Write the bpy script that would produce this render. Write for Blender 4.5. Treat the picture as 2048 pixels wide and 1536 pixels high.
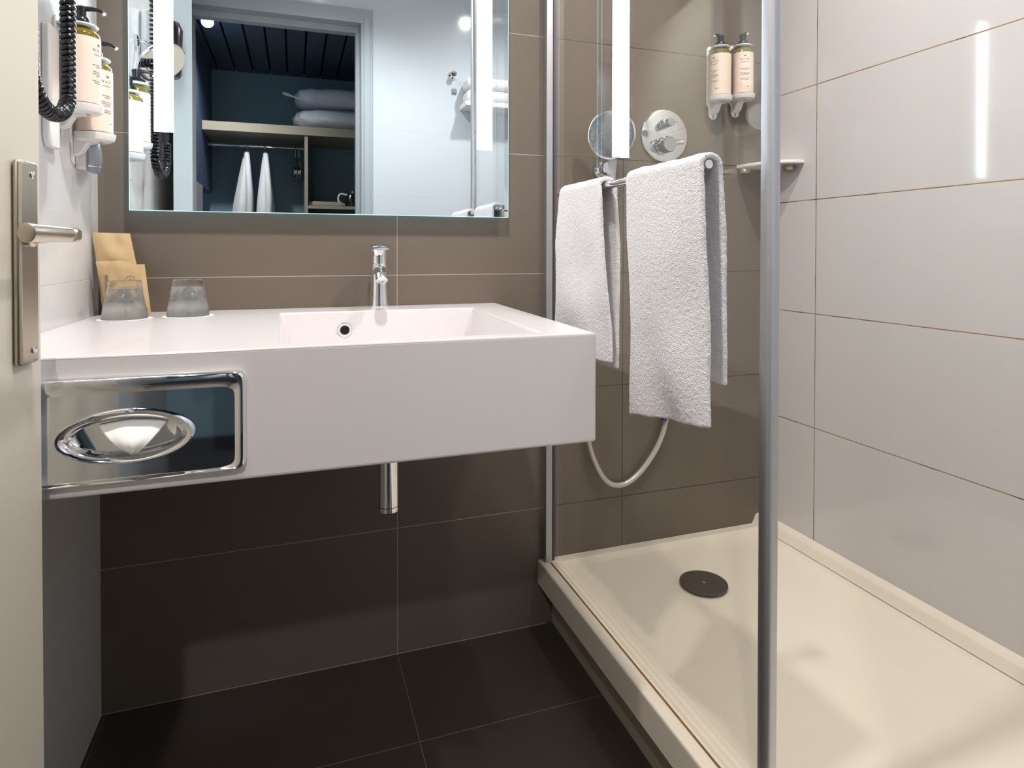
import bpy, bmesh, math, random
from mathutils import Vector, Matrix, noise
random.seed(4)
S = bpy.context.scene
COL = S.collection
for o in list(bpy.data.objects): bpy.data.objects.remove(o)
PI = math.pi
def rgb(r, g, b):
    f = lambda c: (c/255/12.92) if c/255 <= .04045 else ((c/255+.055)/1.055)**2.4
    return (f(r), f(g), f(b), 1)

# ------------------------------------------------------------------ camera, world, exposure, lights
CH = .96577
yaw, pit, rol = [math.radians(a) for a in (19.08784, .74271, .07665)]
fw = Vector((math.sin(yaw)*math.cos(pit), math.cos(yaw)*math.cos(pit), -math.sin(pit)))
rt = Vector((math.cos(yaw), -math.sin(yaw), 0)); up = rt.cross(fw)
r2 = rt*math.cos(rol)+up*math.sin(rol); u2 = -rt*math.sin(rol)+up*math.cos(rol)
cd = bpy.data.cameras.new('camera'); cam = bpy.data.objects.new('camera', cd); COL.objects.link(cam)
m = Matrix((( r2.x, u2.x, -fw.x), (r2.y, u2.y, -fw.y), (r2.z, u2.z, -fw.z))).to_4x4()
cam.matrix_world = Matrix.Translation((0, 0, CH)) @ m
cd.sensor_width = 36; cd.lens = 36*1257.045/2048; cd.shift_x = -.37/2048; cd.shift_y = -250.108/2048
cd.clip_start = .02; cd.clip_end = 30
S.camera = cam
W = bpy.data.worlds.new('world'); S.world = W; W.use_nodes = True
W.node_tree.nodes['Background'].inputs[0].default_value = (.6, .7, .8, 1)
W.node_tree.nodes['Background'].inputs[1].default_value = .15
S.view_settings.view_transform = 'Standard'; S.view_settings.look = 'None'
S.view_settings.gamma = 1; S.view_settings.use_curve_mapping = False
S.view_settings.exposure = 0.6
WARM = (1, .9, .8)
def lamp(x, y, z, power, col=WARM, size=.03, ang=150, blend=.7):
    l = bpy.data.lights.new('downlight_beam', 'SPOT'); l.energy = power; l.color = col
    l.shadow_soft_size = size; l.spot_size = math.radians(ang); l.spot_blend = blend
    o = bpy.data.objects.new('downlight_beam', l); COL.objects.link(o); o.location = (x, y, z); return o
LAMPS = [(.12, .68, 2.31, 44, (1, .945, .89)), (.95, .74, 2.31, 33, (1, .94, .885)), (-.433, -.754, 2.19, 34, (1, .96, .9))]
for a in LAMPS: lamp(a[0], a[1], a[2]-.012, a[3], a[4], ang=132 if a[0] == .12 else 150)
STRIP_POWER = 16.0

# ------------------------------------------------------------------ room constants
D = 1.4985; XL = -.3815; XR = 1.297; YW = .05; CEIL = 2.32
GX = .62; TZ = .171; SZ = .836; MY = 1.469

# ------------------------------------------------------------------ materials
def mat(name, col, rough=.5, metal=0, **k):
    M = bpy.data.materials.new(name); M.use_nodes = True
    b = M.node_tree.nodes['Principled BSDF']
    b.inputs['Base Color'].default_value = col; b.inputs['Roughness'].default_value = rough
    b.inputs['Metallic'].default_value = metal
    for n, v in k.items(): b.inputs[n.replace('_', ' ')].default_value = v
    return M
def N(M, t, **k):
    n = M.node_tree.nodes.new(t)
    for a, v in k.items(): setattr(n, a, v)
    return n
def L(M, a, b): M.node_tree.links.new(a, b)
def math_(M, op, a, b=None, c=None):
    n = N(M, 'ShaderNodeMath', operation=op)
    for i, v in enumerate((a, b, c)):
        if v is None: continue
        if isinstance(v, (int, float)): n.inputs[i].default_value = v
        else: L(M, v, n.inputs[i])
    return n.outputs[0]
def speckle(M, col, amt=.06, scale=6, bump=0, bscale=80):
    """cloudy colour variation and optional fine bump"""
    b = M.node_tree.nodes['Principled BSDF']; tc = N(M, 'ShaderNodeTexCoord')
    nz = N(M, 'ShaderNodeTexNoise'); nz.inputs['Scale'].default_value = scale; nz.inputs['Detail'].default_value = 5
    L(M, tc.outputs['Object'], nz.inputs['Vector'])
    mx = N(M, 'ShaderNodeMix', data_type='RGBA')
    mx.inputs[6].default_value = tuple(c*(1-amt) for c in col[:3])+(1,)
    mx.inputs[7].default_value = tuple(min(1, c*(1+amt)) for c in col[:3])+(1,)
    L(M, nz.outputs['Fac'], mx.inputs[0]); L(M, mx.outputs[2], b.inputs['Base Color'])
    if bump:
        n2 = N(M, 'ShaderNodeTexNoise'); n2.inputs['Scale'].default_value = bscale; n2.inputs['Detail'].default_value = 3
        L(M, tc.outputs['Object'], n2.inputs['Vector'])
        bp = N(M, 'ShaderNodeBump'); bp.inputs['Strength'].default_value = bump; bp.inputs['Distance'].default_value = .002
        L(M, n2.outputs['Fac'], bp.inputs['Height']); L(M, bp.outputs[0], b.inputs['Normal'])
    return mx
def tiles(name, col, grout, u, v, u0, du, v0, dv, w, rough, amt=.05, grout2=None, split=None, gdirt=False, umin=None):
    """tile grid in object (=world) space: joints at u0+k*du and v0+k*dv on axes u, v"""
    M = mat(name, col, rough); b = M.node_tree.nodes['Principled BSDF']
    base = speckle(M, col, amt, 5)
    tc = N(M, 'ShaderNodeTexCoord'); sp = N(M, 'ShaderNodeSeparateXYZ'); L(M, tc.outputs['Object'], sp.inputs[0])
    def line(ax, o0, d):
        s = math_(M, 'SUBTRACT', sp.outputs[ax], o0-d/2)
        mo = math_(M, 'FLOORED_MODULO', s, d)
        return math_(M, 'ABSOLUTE', math_(M, 'SUBTRACT', mo, d/2))
    lu = line(u, u0, du)
    if umin is not None: lu = math_(M, 'ADD', lu, math_(M, 'LESS_THAN', sp.outputs[u], umin))   # no joint in the cut sliver at the corner
    dist = math_(M, 'MINIMUM', lu, line(v, v0, dv))
    mr = N(M, 'ShaderNodeMapRange', interpolation_type='SMOOTHSTEP')
    mr.inputs['From Min'].default_value = w*.35; mr.inputs['From Max'].default_value = w*.8
    mr.inputs['To Min'].default_value = 1; mr.inputs['To Max'].default_value = 0
    L(M, dist, mr.inputs['Value']); mask = mr.outputs[0]
    mx = N(M, 'ShaderNodeMix', data_type='RGBA'); L(M, mask, mx.inputs[0]); L(M, base.outputs[2], mx.inputs[6])
    gcol = N(M, 'ShaderNodeMix', data_type='RGBA'); gcol.inputs[6].default_value = grout; gcol.inputs[7].default_value = grout2 or grout
    if split is not None: L(M, math_(M, 'GREATER_THAN', sp.outputs[0], split), gcol.inputs[0])
    elif gdirt:
        nz = N(M, 'ShaderNodeTexNoise'); nz.inputs['Scale'].default_value = 11; nz.inputs['Detail'].default_value = 6
        L(M, tc.outputs['Object'], nz.inputs['Vector'])
        r = N(M, 'ShaderNodeMapRange'); r.inputs['From Min'].default_value = .5; r.inputs['From Max'].default_value = .66
        L(M, nz.outputs['Fac'], r.inputs['Value']); L(M, r.outputs[0], gcol.inputs[0])
    L(M, gcol.outputs[2], mx.inputs[7]); L(M, mx.outputs[2], b.inputs['Base Color'])
    rr = N(M, 'ShaderNodeMapRange'); rr.inputs['To Min'].default_value = rough; rr.inputs['To Max'].default_value = .8
    L(M, mask, rr.inputs['Value']); L(M, rr.outputs[0], b.inputs['Roughness'])
    bp = N(M, 'ShaderNodeBump', invert=True); bp.inputs['Strength'].default_value = .6; bp.inputs['Distance'].default_value = .001
    L(M, mask, bp.inputs['Height']); L(M, bp.outputs[0], b.inputs['Normal'])
    return M
def glassy(name, tint=(1, 1, 1, 1), edge=False):
    """thin clear pane: fresnel mix of clear transmission and mirror reflection"""
    M = bpy.data.materials.new(name); M.use_nodes = True; nt = M.node_tree; nt.nodes.clear()
    out = N(M, 'ShaderNodeOutputMaterial'); tr = N(M, 'ShaderNodeBsdfTransparent'); gl = N(M, 'ShaderNodeBsdfGlossy')
    tr.inputs[0].default_value = tint; gl.inputs['Roughness'].default_value = 0; gl.inputs[0].default_value = (1, 1, 1, 1)
    fr = N(M, 'ShaderNodeFresnel'); ge = N(M, 'ShaderNodeNewGeometry')      # same 1.5 index met from either side
    L(M, math_(M, 'ADD', 1.5, math_(M, 'MULTIPLY', ge.outputs['Backfacing'], 1/1.5-1.5)), fr.inputs[0])
    mx = N(M, 'ShaderNodeMixShader'); L(M, fr.outputs[0], mx.inputs[0]); L(M, tr.outputs[0], mx.inputs[1]); L(M, gl.outputs[0], mx.inputs[2])
    L(M, mx.outputs[0], out.inputs[0]); return M
def emis(name, col, s):
    M = mat(name, (.9, .9, .9, 1), .4); b = M.node_tree.nodes['Principled BSDF']
    b.inputs['Emission Color'].default_value = col+(1,); b.inputs['Emission Strength'].default_value = s; return M

BROWN = rgb(112, 101, 91)
M_back = tiles('grey_brown_tile', BROWN, rgb(170, 160, 150), 0, 2, .2298, .604, .3039, .302, .0016, .3, .05, rgb(52, 44, 36), .61, False, -.35)
M_right = tiles('white_tile', rgb(210, 207, 207), rgb(166, 138, 100), 1, 2, 1.3034, .604, .4978, .302, .0022, .07, .012, rgb(84, 66, 50), None, True)
M_left = tiles('white_tile_left', rgb(214, 213, 214), rgb(203, 200, 198), 1, 2, 1.342, .604, .3039, .302, .0014, .12, .012)
M_front = tiles('white_tile_front', rgb(194, 201, 210), rgb(196, 196, 196), 0, 2, .90, .604, .3039, .302, .0014, .1, .012)
M_floor = tiles('dark_floor_tile', rgb(68, 60, 54), rgb(108, 98, 90), 0, 1, .2298, .604, 1.215, .302, .0018, .34, .08)
M_ceil = mat('ceiling_paint', rgb(228, 226, 222), .8); speckle(M_ceil, rgb(228, 226, 222), .02, 4)
M_solid = mat('white_solid_surface', rgb(224, 218, 219), .22); speckle(M_solid, rgb(224, 218, 219), .008, 3)
M_tray = mat('cream_acrylic', rgb(234, 224, 208), .3); speckle(M_tray, rgb(234, 224, 208), .03, 9, .15, 260)
M_trim = mat('tray_edge_silicone', rgb(120, 92, 50), .6); speckle(M_trim, rgb(128, 98, 54), .5, 60)
M_plinth = mat('shaded_white_plinth', rgb(176, 166, 148), .6); speckle(M_plinth, rgb(176, 166, 148), .05, 12)  # white plinth under the lip, its shade put into this darker colour
M_chrome = mat('chrome', (.86, .87, .88, 1), .04, 1); speckle(M_chrome, (.86, .87, .88, 1), .01, 3)
M_satin = mat('satin_nickel', rgb(186, 176, 160), .32, 1); speckle(M_satin, rgb(190, 180, 164), .04, 40)
M_alu = mat('brushed_aluminium', rgb(190, 192, 196), .48, 1); speckle(M_alu, rgb(196, 198, 202), .03, 50)
M_gap = mat('dark_rubber', rgb(40, 38, 36), .6); speckle(M_gap, rgb(40, 38, 36), .1, 50)
M_mirror = mat('silvered_glass', (.84, .91, .94, 1), .0, 1); speckle(M_mirror, (.84, .91, .94, 1), .004, 2)  # slight blue tint puts the LED haze of the reflections into the colour
M_edge = mat('glowing_glass_edge', rgb(190, 214, 208), .15, 0, Emission_Color=(.45, .9, 1, 1), Emission_Strength=.8); speckle(M_edge, rgb(190, 214, 208), .04, 30)  # cyan glow added to the edge, for strip light leaking through the glass
M_strip = emis('led_strip', (.78, .91, 1), STRIP_POWER)
M_glass = glassy('shower_glass', (.985, .99, .98, 1))
M_clear = glassy('clear_glass', (.985, .99, .99, 1))
_nt = M_clear.node_tree; _o = [n for n in _nt.nodes if n.type == 'OUTPUT_MATERIAL'][0]; _src = _o.inputs[0].links[0].from_socket
_g = _nt.nodes.new('ShaderNodeBsdfGlass'); _g.inputs['Roughness'].default_value = 0; _g.inputs['IOR'].default_value = 1.48
_m = _nt.nodes.new('ShaderNodeMixShader'); _m.inputs[0].default_value = .8
_nt.links.new(_src, _m.inputs[1]); _nt.links.new(_g.outputs[0], _m.inputs[2]); _nt.links.new(_m.outputs[0], _o.inputs[0])
M_knob = mat('knob_chrome', (.5, .53, .58, 1), .06, 1); speckle(M_knob, (.5, .53, .58, 1), .05, 20)
M_dchrome = mat('dark_face_chrome', (.42, .44, .48, 1), .12, 1); speckle(M_dchrome, (.42, .44, .48, 1), .3, 40)  # darker, blotchy chrome for the spray face
def terry(name, c):
    M = mat(name, c, .95); b = M.node_tree.nodes['Principled BSDF']; speckle(M, c, .02, 60)
    b.inputs['Sheen Weight'].default_value = .25
    tc = N(M, 'ShaderNodeTexCoord'); v = N(M, 'ShaderNodeTexNoise'); v.inputs['Scale'].default_value = 600; v.inputs['Detail'].default_value = 1
    L(M, tc.outputs['Object'], v.inputs['Vector'])
    bp = N(M, 'ShaderNodeBump'); bp.inputs['Strength'].default_value = .8; bp.inputs['Distance'].default_value = .003
    L(M, v.outputs['Fac'], bp.inputs['Height']); L(M, bp.outputs[0], b.inputs['Normal']); return M
M_towel = terry('white_terry', rgb(236, 233, 236)); M_hem = mat('towel_hem', rgb(232, 227, 232), .9); speckle(M_hem, rgb(230, 225, 230), .06, 260, .5, 500)
M_robe = terry('white_robe_terry', rgb(225, 225, 228))
M_door = mat('door_laminate', rgb(205, 199, 186), .35); speckle(M_door, rgb(205, 199, 186), .02, 3)
M_doorside = mat('door_edge_laminate', rgb(214, 220, 222), .4); speckle(M_doorside, rgb(214, 220, 222), .02, 3)
M_frame = mat('door_frame_paint', rgb(160, 168, 176), .45); speckle(M_frame, rgb(160, 168, 176), .02, 5)
M_plast = mat('white_plastic', rgb(232, 230, 228), .3); speckle(M_plast, rgb(232, 230, 228), .01, 6)
M_grey = mat('grey_plastic', rgb(148, 152, 160), .3, .6); speckle(M_grey, rgb(148, 152, 160), .05, 6)
M_black = mat('black_plastic', rgb(26, 24, 30), .22); speckle(M_black, rgb(26, 24, 30), .1, 20)
M_amber = mat('olive_liquid_bottle', rgb(112, 98, 28), .08, 0, Coat_Weight=.6); speckle(M_amber, rgb(112, 98, 28), .25, 30)
M_label = mat('beige_label', rgb(234, 214, 200), .45); speckle(M_label, rgb(234, 214, 200), .015, 8)
M_ink = mat('label_ink', rgb(92, 72, 62), .6); speckle(M_ink, rgb(92, 72, 62), .05, 40)
M_kraft = mat('kraft_paper', rgb(198, 170, 128), .75); speckle(M_kraft, rgb(198, 170, 128), .06, 30, .3, 90)
M_kink = mat('kraft_print', rgb(150, 112, 66), .8); speckle(M_kink, rgb(150, 112, 66), .05, 30)
M_paper = mat('white_paper', rgb(244, 242, 240), .85); speckle(M_paper, rgb(244, 242, 240), .01, 30)
M_purple = mat('purple_plastic', rgb(70, 30, 110), .4); speckle(M_purple, rgb(70, 30, 110), .1, 50)
M_hose = mat('hose_white_metal', rgb(214, 208, 198), .3, .35); speckle(M_hose, rgb(214, 208, 198), .04, 200)
M_drain = mat('dark_chrome', rgb(104, 97, 90), .42, .6); speckle(M_drain, rgb(104, 97, 90), .08, 25)
M_hall = mat('blue_glow_hall_wall', rgb(116, 140, 154), .8); speckle(M_hall, rgb(116, 140, 154), .04, 3)  # dim blue of the LED glow is put into this wall colour
M_fab = mat('blue_wall_fabric', rgb(72, 92, 126), .9); speckle(M_fab, rgb(72, 92, 126), .35, 26, .5, 60)
M_wains = mat('pale_wainscot', rgb(190, 190, 196), .6); speckle(M_wains, rgb(190, 190, 196), .02, 5)
M_slat = mat('dark_ceiling_board', rgb(66, 80, 92), .55); speckle(M_slat, rgb(66, 80, 92), .12, 8)
M_void = mat('ceiling_gap_black', rgb(8, 9, 12), .9); speckle(M_void, rgb(8, 9, 12), .1, 8)
M_wood = mat('greige_laminate', rgb(156, 148, 132), .5); speckle(M_wood, rgb(156, 148, 132), .06, 14)
M_bag = mat('clear_plastic_wrap', rgb(232, 234, 238), .15, 0, Coat_Weight=.8); speckle(M_bag, rgb(232, 234, 238), .1, 14, .8, 22)
M_carpet = mat('dark_carpet', rgb(32, 34, 40), .95); speckle(M_carpet, rgb(32, 34, 40), .3, 90)
M_lampd = emis('downlight_lens', (1, .93, .84), 14)
M_halllamp = emis('hall_downlight_lens', (1, .95, .88), 22)

# ------------------------------------------------------------------ mesh helpers
def link(name, bm, M, parent=None, smooth=True, bev=0, seg=2, angle=35):
    bmesh.ops.recalc_face_normals(bm, faces=bm.faces)
    me = bpy.data.meshes.new(name); bm.to_mesh(me); bm.free()
    for m_ in (M if isinstance(M, (list, tuple)) else [M]): me.materials.append(m_)
    o = bpy.data.objects.new(name, me); COL.objects.link(o)
    if smooth:
        for p in me.polygons: p.use_smooth = True
        me.set_sharp_from_angle(angle=math.radians(angle))
    if bev:
        b = o.modifiers.new('bevel', 'BEVEL'); b.width = bev; b.segments = seg; b.limit_method = 'ANGLE'; b.angle_limit = math.radians(40)
        b.harden_normals = False
    if parent: o.parent = parent
    return o
def tag(o, label, cat, group=None):
    o['label'] = label; o['category'] = cat
    if group: o['group'] = group
    return o
def thing(name, label, cat, loc=(0, 0, 0), group=None):
    o = bpy.data.objects.new(name, None); COL.objects.link(o); o.location = loc; o.empty_display_size = .02
    return tag(o, label, cat, group)
def struct(o): o['kind'] = 'structure'; return o
def box(x0, x1, y0, y1, z0, z1, bm=None, mi=0, rot=None):
    bm = bm or bmesh.new()
    vs = [bm.verts.new((x, y, z)) for x in (x0, x1) for y in (y0, y1) for z in (z0, z1)]
    for f in ((0, 1, 3, 2), (4, 6, 7, 5), (0, 4, 5, 1), (2, 3, 7, 6), (0, 2, 6, 4), (1, 5, 7, 3)):
        bm.faces.new([vs[i] for i in f]).material_index = mi
    if rot:
        bmesh.ops.rotate(bm, verts=vs, cent=rot[0], matrix=Matrix.Rotation(rot[1], 3, rot[2]))
    return bm
def frame_of(d):
    d = Vector(d).normalized(); a = Vector((0, 0, 1)) if abs(d.z) < .9 else Vector((1, 0, 0))
    s = d.cross(a).normalized(); return s, d.cross(s).normalized(), d
def rings_(bm, R, close=True, cap=(True, True), mi=0):
    V = [[bm.verts.new(p) for p in r] for r in R]
    n = len(V[0])
    for a, b in zip(V, V[1:]):
        for i in range(n if close else n-1):
            j = (i+1) % n
            bm.faces.new((a[i], a[j], b[j], b[i])).material_index = mi
    if cap[0] and close: bm.faces.new(V[0][::-1]).material_index = mi
    if cap[1] and close: bm.faces.new(V[-1]).material_index = mi
    return V
def lathe(prof, c=(0, 0, 0), axis=(0, 0, 1), n=40, bm=None, cap=(True, True), mi=0, sx=1, sy=1, fl=None):
    """prof: list of (r, h) along axis from c"""
    bm = bm or bmesh.new(); c = Vector(c)
    if tuple(axis) == (0, 0, 1): s, t, d = Vector((1, 0, 0)), Vector((0, 1, 0)), Vector((0, 0, 1))
    else: s, t, d = frame_of(axis)
    R = []
    for k, (r, h) in enumerate(prof):
        ring = []
        for i in range(n):
            a = 2*PI*i/n; rr = max(r, 1e-5)*(fl(a, h) if fl else 1)
            ring.append(c+d*h+s*math.cos(a)*rr*sx+t*math.sin(a)*rr*sy)
        R.append(ring)
    rings_(bm, R, True, cap, mi); return bm
def tube(pts, r, n=12, bm=None, mi=0, cap=(True, True)):
    """swept tube with parallel transport; r number or list"""
    bm = bm or bmesh.new(); P = [Vector(p) for p in pts]; m_ = len(P)
    T = [(P[min(i+1, m_-1)]-P[max(i-1, 0)]).normalized() for i in range(m_)]
    s = frame_of(T[0])[0]; R = []
    for i in range(m_):
        s = (s-T[i]*s.dot(T[i])).normalized(); t = T[i].cross(s); rr = r[i] if isinstance(r, (list, tuple)) else r
        R.append([P[i]+(s*math.cos(2*PI*k/n)+t*math.sin(2*PI*k/n))*rr for k in range(n)])
    rings_(bm, R, True, cap, mi); return bm
def smooth_path(pts, sub=8):
    P = [Vector(p) for p in pts]; out = []
    for i in range(len(P)-1):
        a, b, c, d = P[max(i-1, 0)], P[i], P[i+1], P[min(i+2, len(P)-1)]
        for k in range(sub):
            t = k/sub
            out.append(.5*((2*b)+(-a+c)*t+(2*a-5*b+4*c-d)*t*t+(-a+3*b-3*c+d)*t**3))
    out.append(P[-1]); return out
def prism(poly, axis, a, b, bm=None, mi=0):
    """extrude a 2-D polygon along axis from a to b (axis 0: poly=(y,z), 1: (x,z), 2: (x,y))"""
    bm = bm or bmesh.new()
    def P(q, h): return {0: (h, q[0], q[1]), 1: (q[0], h, q[1]), 2: (q[0], q[1], h)}[axis]
    rings_(bm, [[P(q, a) for q in poly], [P(q, b) for q in poly]], mi=mi); return bm
def xf(bm, M4): bmesh.ops.transform(bm, matrix=M4, verts=bm.verts); return bm
def disp(o, strength, size, sub=0):
    t = bpy.data.textures.new('fuzz', 'CLOUDS'); t.noise_scale = size; t.noise_depth = 1
    if sub: s = o.modifiers.new('sub', 'SUBSURF'); s.levels = sub; s.render_levels = sub
    d = o.modifiers.new('disp', 'DISPLACE'); d.texture = t; d.strength = strength; d.mid_level = .5; d.texture_coords = 'LOCAL'

# ------------------------------------------------------------------ setting
T = .08
JOGY = .50; XJ = -.56
struct(link('floor', box(XJ-T, XR+T, YW-.12, D+T, -T, 0), M_floor, smooth=False))
struct(link('ceiling', box(XJ-T, XR+T, YW-.12, D+T, CEIL, CEIL+T), M_ceil, smooth=False))
struct(link('wall_back', box(XL-T, XR+T, D, D+T, 0, CEIL), M_back, smooth=False))
struct(link('wall_right', box(XR, XR+T, YW, D, 0, CEIL), M_right, smooth=False))
bm = box(XL-T, XL, JOGY, D, 0, CEIL); box(XJ-T, XJ, YW, JOGY, 0, CEIL, bm); box(XJ, XL, JOGY, JOGY+T, 0, CEIL, bm)
struct(link('wall_left', bm, M_left, smooth=False))
# wall with the doorway (the camera looks in through it)
DX0, DX1, DZ = -.435, .334, 2.042; YB = YW-.12
bm = box(XJ-T, DX0, YB, YW, 0, CEIL); box(DX1, XR+T, YB, YW, 0, CEIL, bm); box(DX0, DX1, YB, YW, DZ, CEIL, bm)
struct(link('wall_front', bm, M_front, smooth=False))
bm = box(.283, DX1, YB-.006, YW+.008, 0, DZ-.062); box(DX0, -.40, YB-.006, YW+.008, 0, DZ-.062, bm)
box(DX0, DX1, YB-.006, YW+.008, DZ-.062, DZ, bm)
box(.264, .283, YB+.02, YB+.07, 0, DZ-.09, bm); box(-.4, .283, YB+.02, YB+.07, DZ-.09, DZ-.062, bm)
box(.296, .322, YW+.008, YW+.013, 0, DZ-.04, bm)
struct(link('trim_1', bm, M_frame, smooth=False, bev=.002))

# open door, leaf swung in along the left wall
door = struct(thing('door_1', 'open pale laminate bathroom door standing at the left edge', 'door', (-.405, .055, 0)))
E0 = Vector((-.405, .055, 0)); E1 = Vector((-.283, .881, 0)); dd = (E1-E0); LEN = dd.length; ang = math.atan2(dd.y, dd.x)
MW = Matrix.Rotation(ang, 4, 'Z')     # door local: +x along leaf to its free edge, +y away to the wall, face at y=0 towards camera
door.rotation_euler = (0, 0, ang)
del door['category']; del door['label']
lf = link('door_leaf', box(0, LEN, 0, .050, .008, 2.0), M_door, door, smooth=False, bev=.0015)
link('edge_band', box(LEN, LEN+.0008, .001, .049, .01, 1.998), M_doorside, door, smooth=False)
HX = LEN-.048
hp = link('handle_plate', box(LEN-.058, LEN-.0205, -.009, -.0005, .838, 1.0655), M_satin, door, bev=.004, seg=3)
for z in (1.050, .853):
    link('screw', lathe([(0, 0), (.0042, 0), (.0042, .0012), (.003, .002), (.0008, .002), (.0006, .0012)], (LEN-.033, -.009, z), (0, -1, 0), 16), M_chrome, hp)
hz = .983
NX = LEN-.040
nk = link('handle_neck', lathe([(.0135, 0), (.0135, .004), (.0105, .006), (.0085, .02), (.0080, .038), (.0085, .048), (.006, .0505)], (NX, -.009, hz), (0, -1, 0), 28), M_satin, door)
gp = [(NX+.008, -.052, hz), (NX-.010, -.053, hz), (NX-.035, -.054, hz), (NX-.060, -.053, hz), (NX-.080, -.051, hz), (NX-.087, -.050, hz)]
g = smooth_path(gp, 5); R = []
for i, p in enumerate(g):
    t = i/(len(g)-1); hh = .0072+.0030*t; ww = .0050+.0035*t
    if i in (0, len(g)-1): hh *= .8; ww *= .75
    R.append([p+Vector((0, math.cos(a)*ww, math.sin(a)*hh)) for a in [2*PI*k/20 for k in range(20)]])
bm = bmesh.new(); rings_(bm, R); link('handle_grip', bm, M_satin, door)

# ------------------------------------------------------------------ vanity
bm = bmesh.new()
to = [(XL, .898), (.453, .898), (.475, D), (XL, D)]
ti = [(-.020, .930), (.366, .930), (.384, 1.385), (-.026, 1.388)]
bi = [(-.008, .985), (.352, .985), (.366, 1.365), (-.010, 1.365)]
def q(pl, z): return [bm.verts.new((x, y, z)) for x, y in pl]
A = q(to, .662); B = q(to, SZ); C_ = q(ti, SZ); E_ = q(bi, SZ-.105)
bm.faces.new(A[::-1])
for P_, Q_ in ((A, B), (B, C_), (C_, E_)):
    for i in range(4): bm.faces.new((P_[i], P_[(i+1) % 4], Q_[(i+1) % 4], Q_[i]))
bm.faces.new(E_)
sink = thing('vanity_sink', 'white solid-surface wall-hung washbasin counter under the mirror', 'sink', (.04, 1.2, .662))
def P0(o, root):                                   # parent keeping world placement
    o.parent = root; o.matrix_parent_inverse = Matrix.Translation(root.location).inverted(); return o
P0(link('counter', bm, M_solid, smooth=False, bev=.0045, seg=3), sink)
ox, oy, oz = .100, 1.3765, .797
P0(link('overflow_ring', lathe([(.0085, -.012), (.0085, 0), (.0098, .0022), (.0145, .0022), (.0155, .0008), (.0155, -.002)], (ox, oy, oz), (0, -1, 0), 36, cap=(False, False)), M_chrome), sink)
P0(link('overflow_hole', lathe([(.0086, .0002), (.0086, .0006)], (ox, oy, oz), (0, -1, 0), 24), M_void), sink)
P0(link('basin_drain', lathe([(.0, 0), (.032, 0), (.033, .002), (.028, .004), (.02, .007), (0, .008)], (.17, 1.2, SZ-.105)), M_chrome), sink)
# faucet
fx, fy = .180, 1.437
fa = thing('basin_faucet', 'chrome single-lever mixer tap on the back rim of the washbasin', 'faucet', (fx, fy, SZ))
P0(link('faucet_body', lathe([(.0236, 0), (.0240, .003), (.0228, .012), (.0210, .03), (.0198, .055), (.0192, .08), (.0188, .098), (.0178, .0995)], (fx, fy, SZ)), M_chrome), fa)
P0(link('lever_cap', lathe([(.0172, .1), (.0184, .1015), (.0184, .112), (.0188, .126), (.0222, .136), (.0228, .1395), (.0185, .142), (.01, .1428), (0, .143)], (fx, fy, SZ)), M_chrome), fa)
R = []
for t in [i/10 for i in range(11)]:
    y = fy-.005-.034*t; z = SZ+.1370-.0035*t; w = .0212-.004*t; h = .0042-.0014*t
    R.append([(fx+math.cos(a)*w, y, z+math.sin(a)*h) for a in [2*PI*k/20 for k in range(20)]])
bm = bmesh.new(); rings_(bm, R); P0(link('lever', bm, M_chrome), fa)
sp = smooth_path([(fx, fy-.005, SZ+.083), (fx-.002, fy-.035, SZ+.085), (fx-.005, fy-.068, SZ+.083), (fx-.007, fy-.092, SZ+.075)], 6)
P0(link('spout', tube(sp, [.0145-.003*min(1, i/14) for i in range(len(sp))], 22), M_chrome), fa)
P0(link('aerator', lathe([(.0125, 0), (.0128, .004), (.0120, .014), (.0090, .0145), (.0085, .011), (0, .011)], (fx-.007, fy-.090, SZ+.078), (.02, -.6, -.8), 26), M_chrome), fa)
# trap pipe
tr = thing('drain_trap', 'chrome drain pipe hanging below the washbasin', 'pipe', (.166, 1.19, .474))
P0(link('trap_pipe', lathe([(.0165, .012), (.0185, .0125), (.0185, .19)], (.166, 1.19, .474)), M_chrome), tr)
P0(link('trap_cap', lathe([(.0, 0), (.016, 0), (.0188, .003), (.0188, .0115), (.0165, .012)], (.166, 1.19, .474)), M_chrome), tr)

# mirror with light strips
mir = thing('wall_mirror', 'large frameless mirror with two lit vertical strips over the washbasin', 'mirror', (.09, D, 1.047))
mx0, mx1, mz0, mz1 = -.319, .498, 1.0475, 1.80; ei = .0009
bars = [(-.273, -.237), (.418, .456)]; bz0, bz1 = 1.211, 1.725
bm = bmesh.new()
xs = [mx0+ei, bars[0][0], bars[0][1], bars[1][0], bars[1][1], mx1-ei]; zs = [mz0+ei, bz0, bz1, mz1-ei]
vg = [[bm.verts.new((x, MY, z)) for z in zs] for x in xs]
for i in range(5):
    for j in range(3):
        if j == 1 and i in (1, 3): continue
        bm.faces.new((vg[i][j], vg[i+1][j], vg[i+1][j+1], vg[i][j+1]))
P0(link('mirror_glass', bm, M_mirror, smooth=False), mir)
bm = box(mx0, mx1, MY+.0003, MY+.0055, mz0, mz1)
P0(link('glowing_glass_edge', bm, M_edge, smooth=False), mir)
P0(link('mirror_casing', box(mx0+.03, mx1-.03, MY+.0057, D, mz0+.03, mz1-.03), M_alu, smooth=False), mir)
for a, b in bars:
    P0(link('light_strip', box(a, b, MY-.0003, MY+.0001, bz0, bz1), M_strip, smooth=False), mir)

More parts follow.
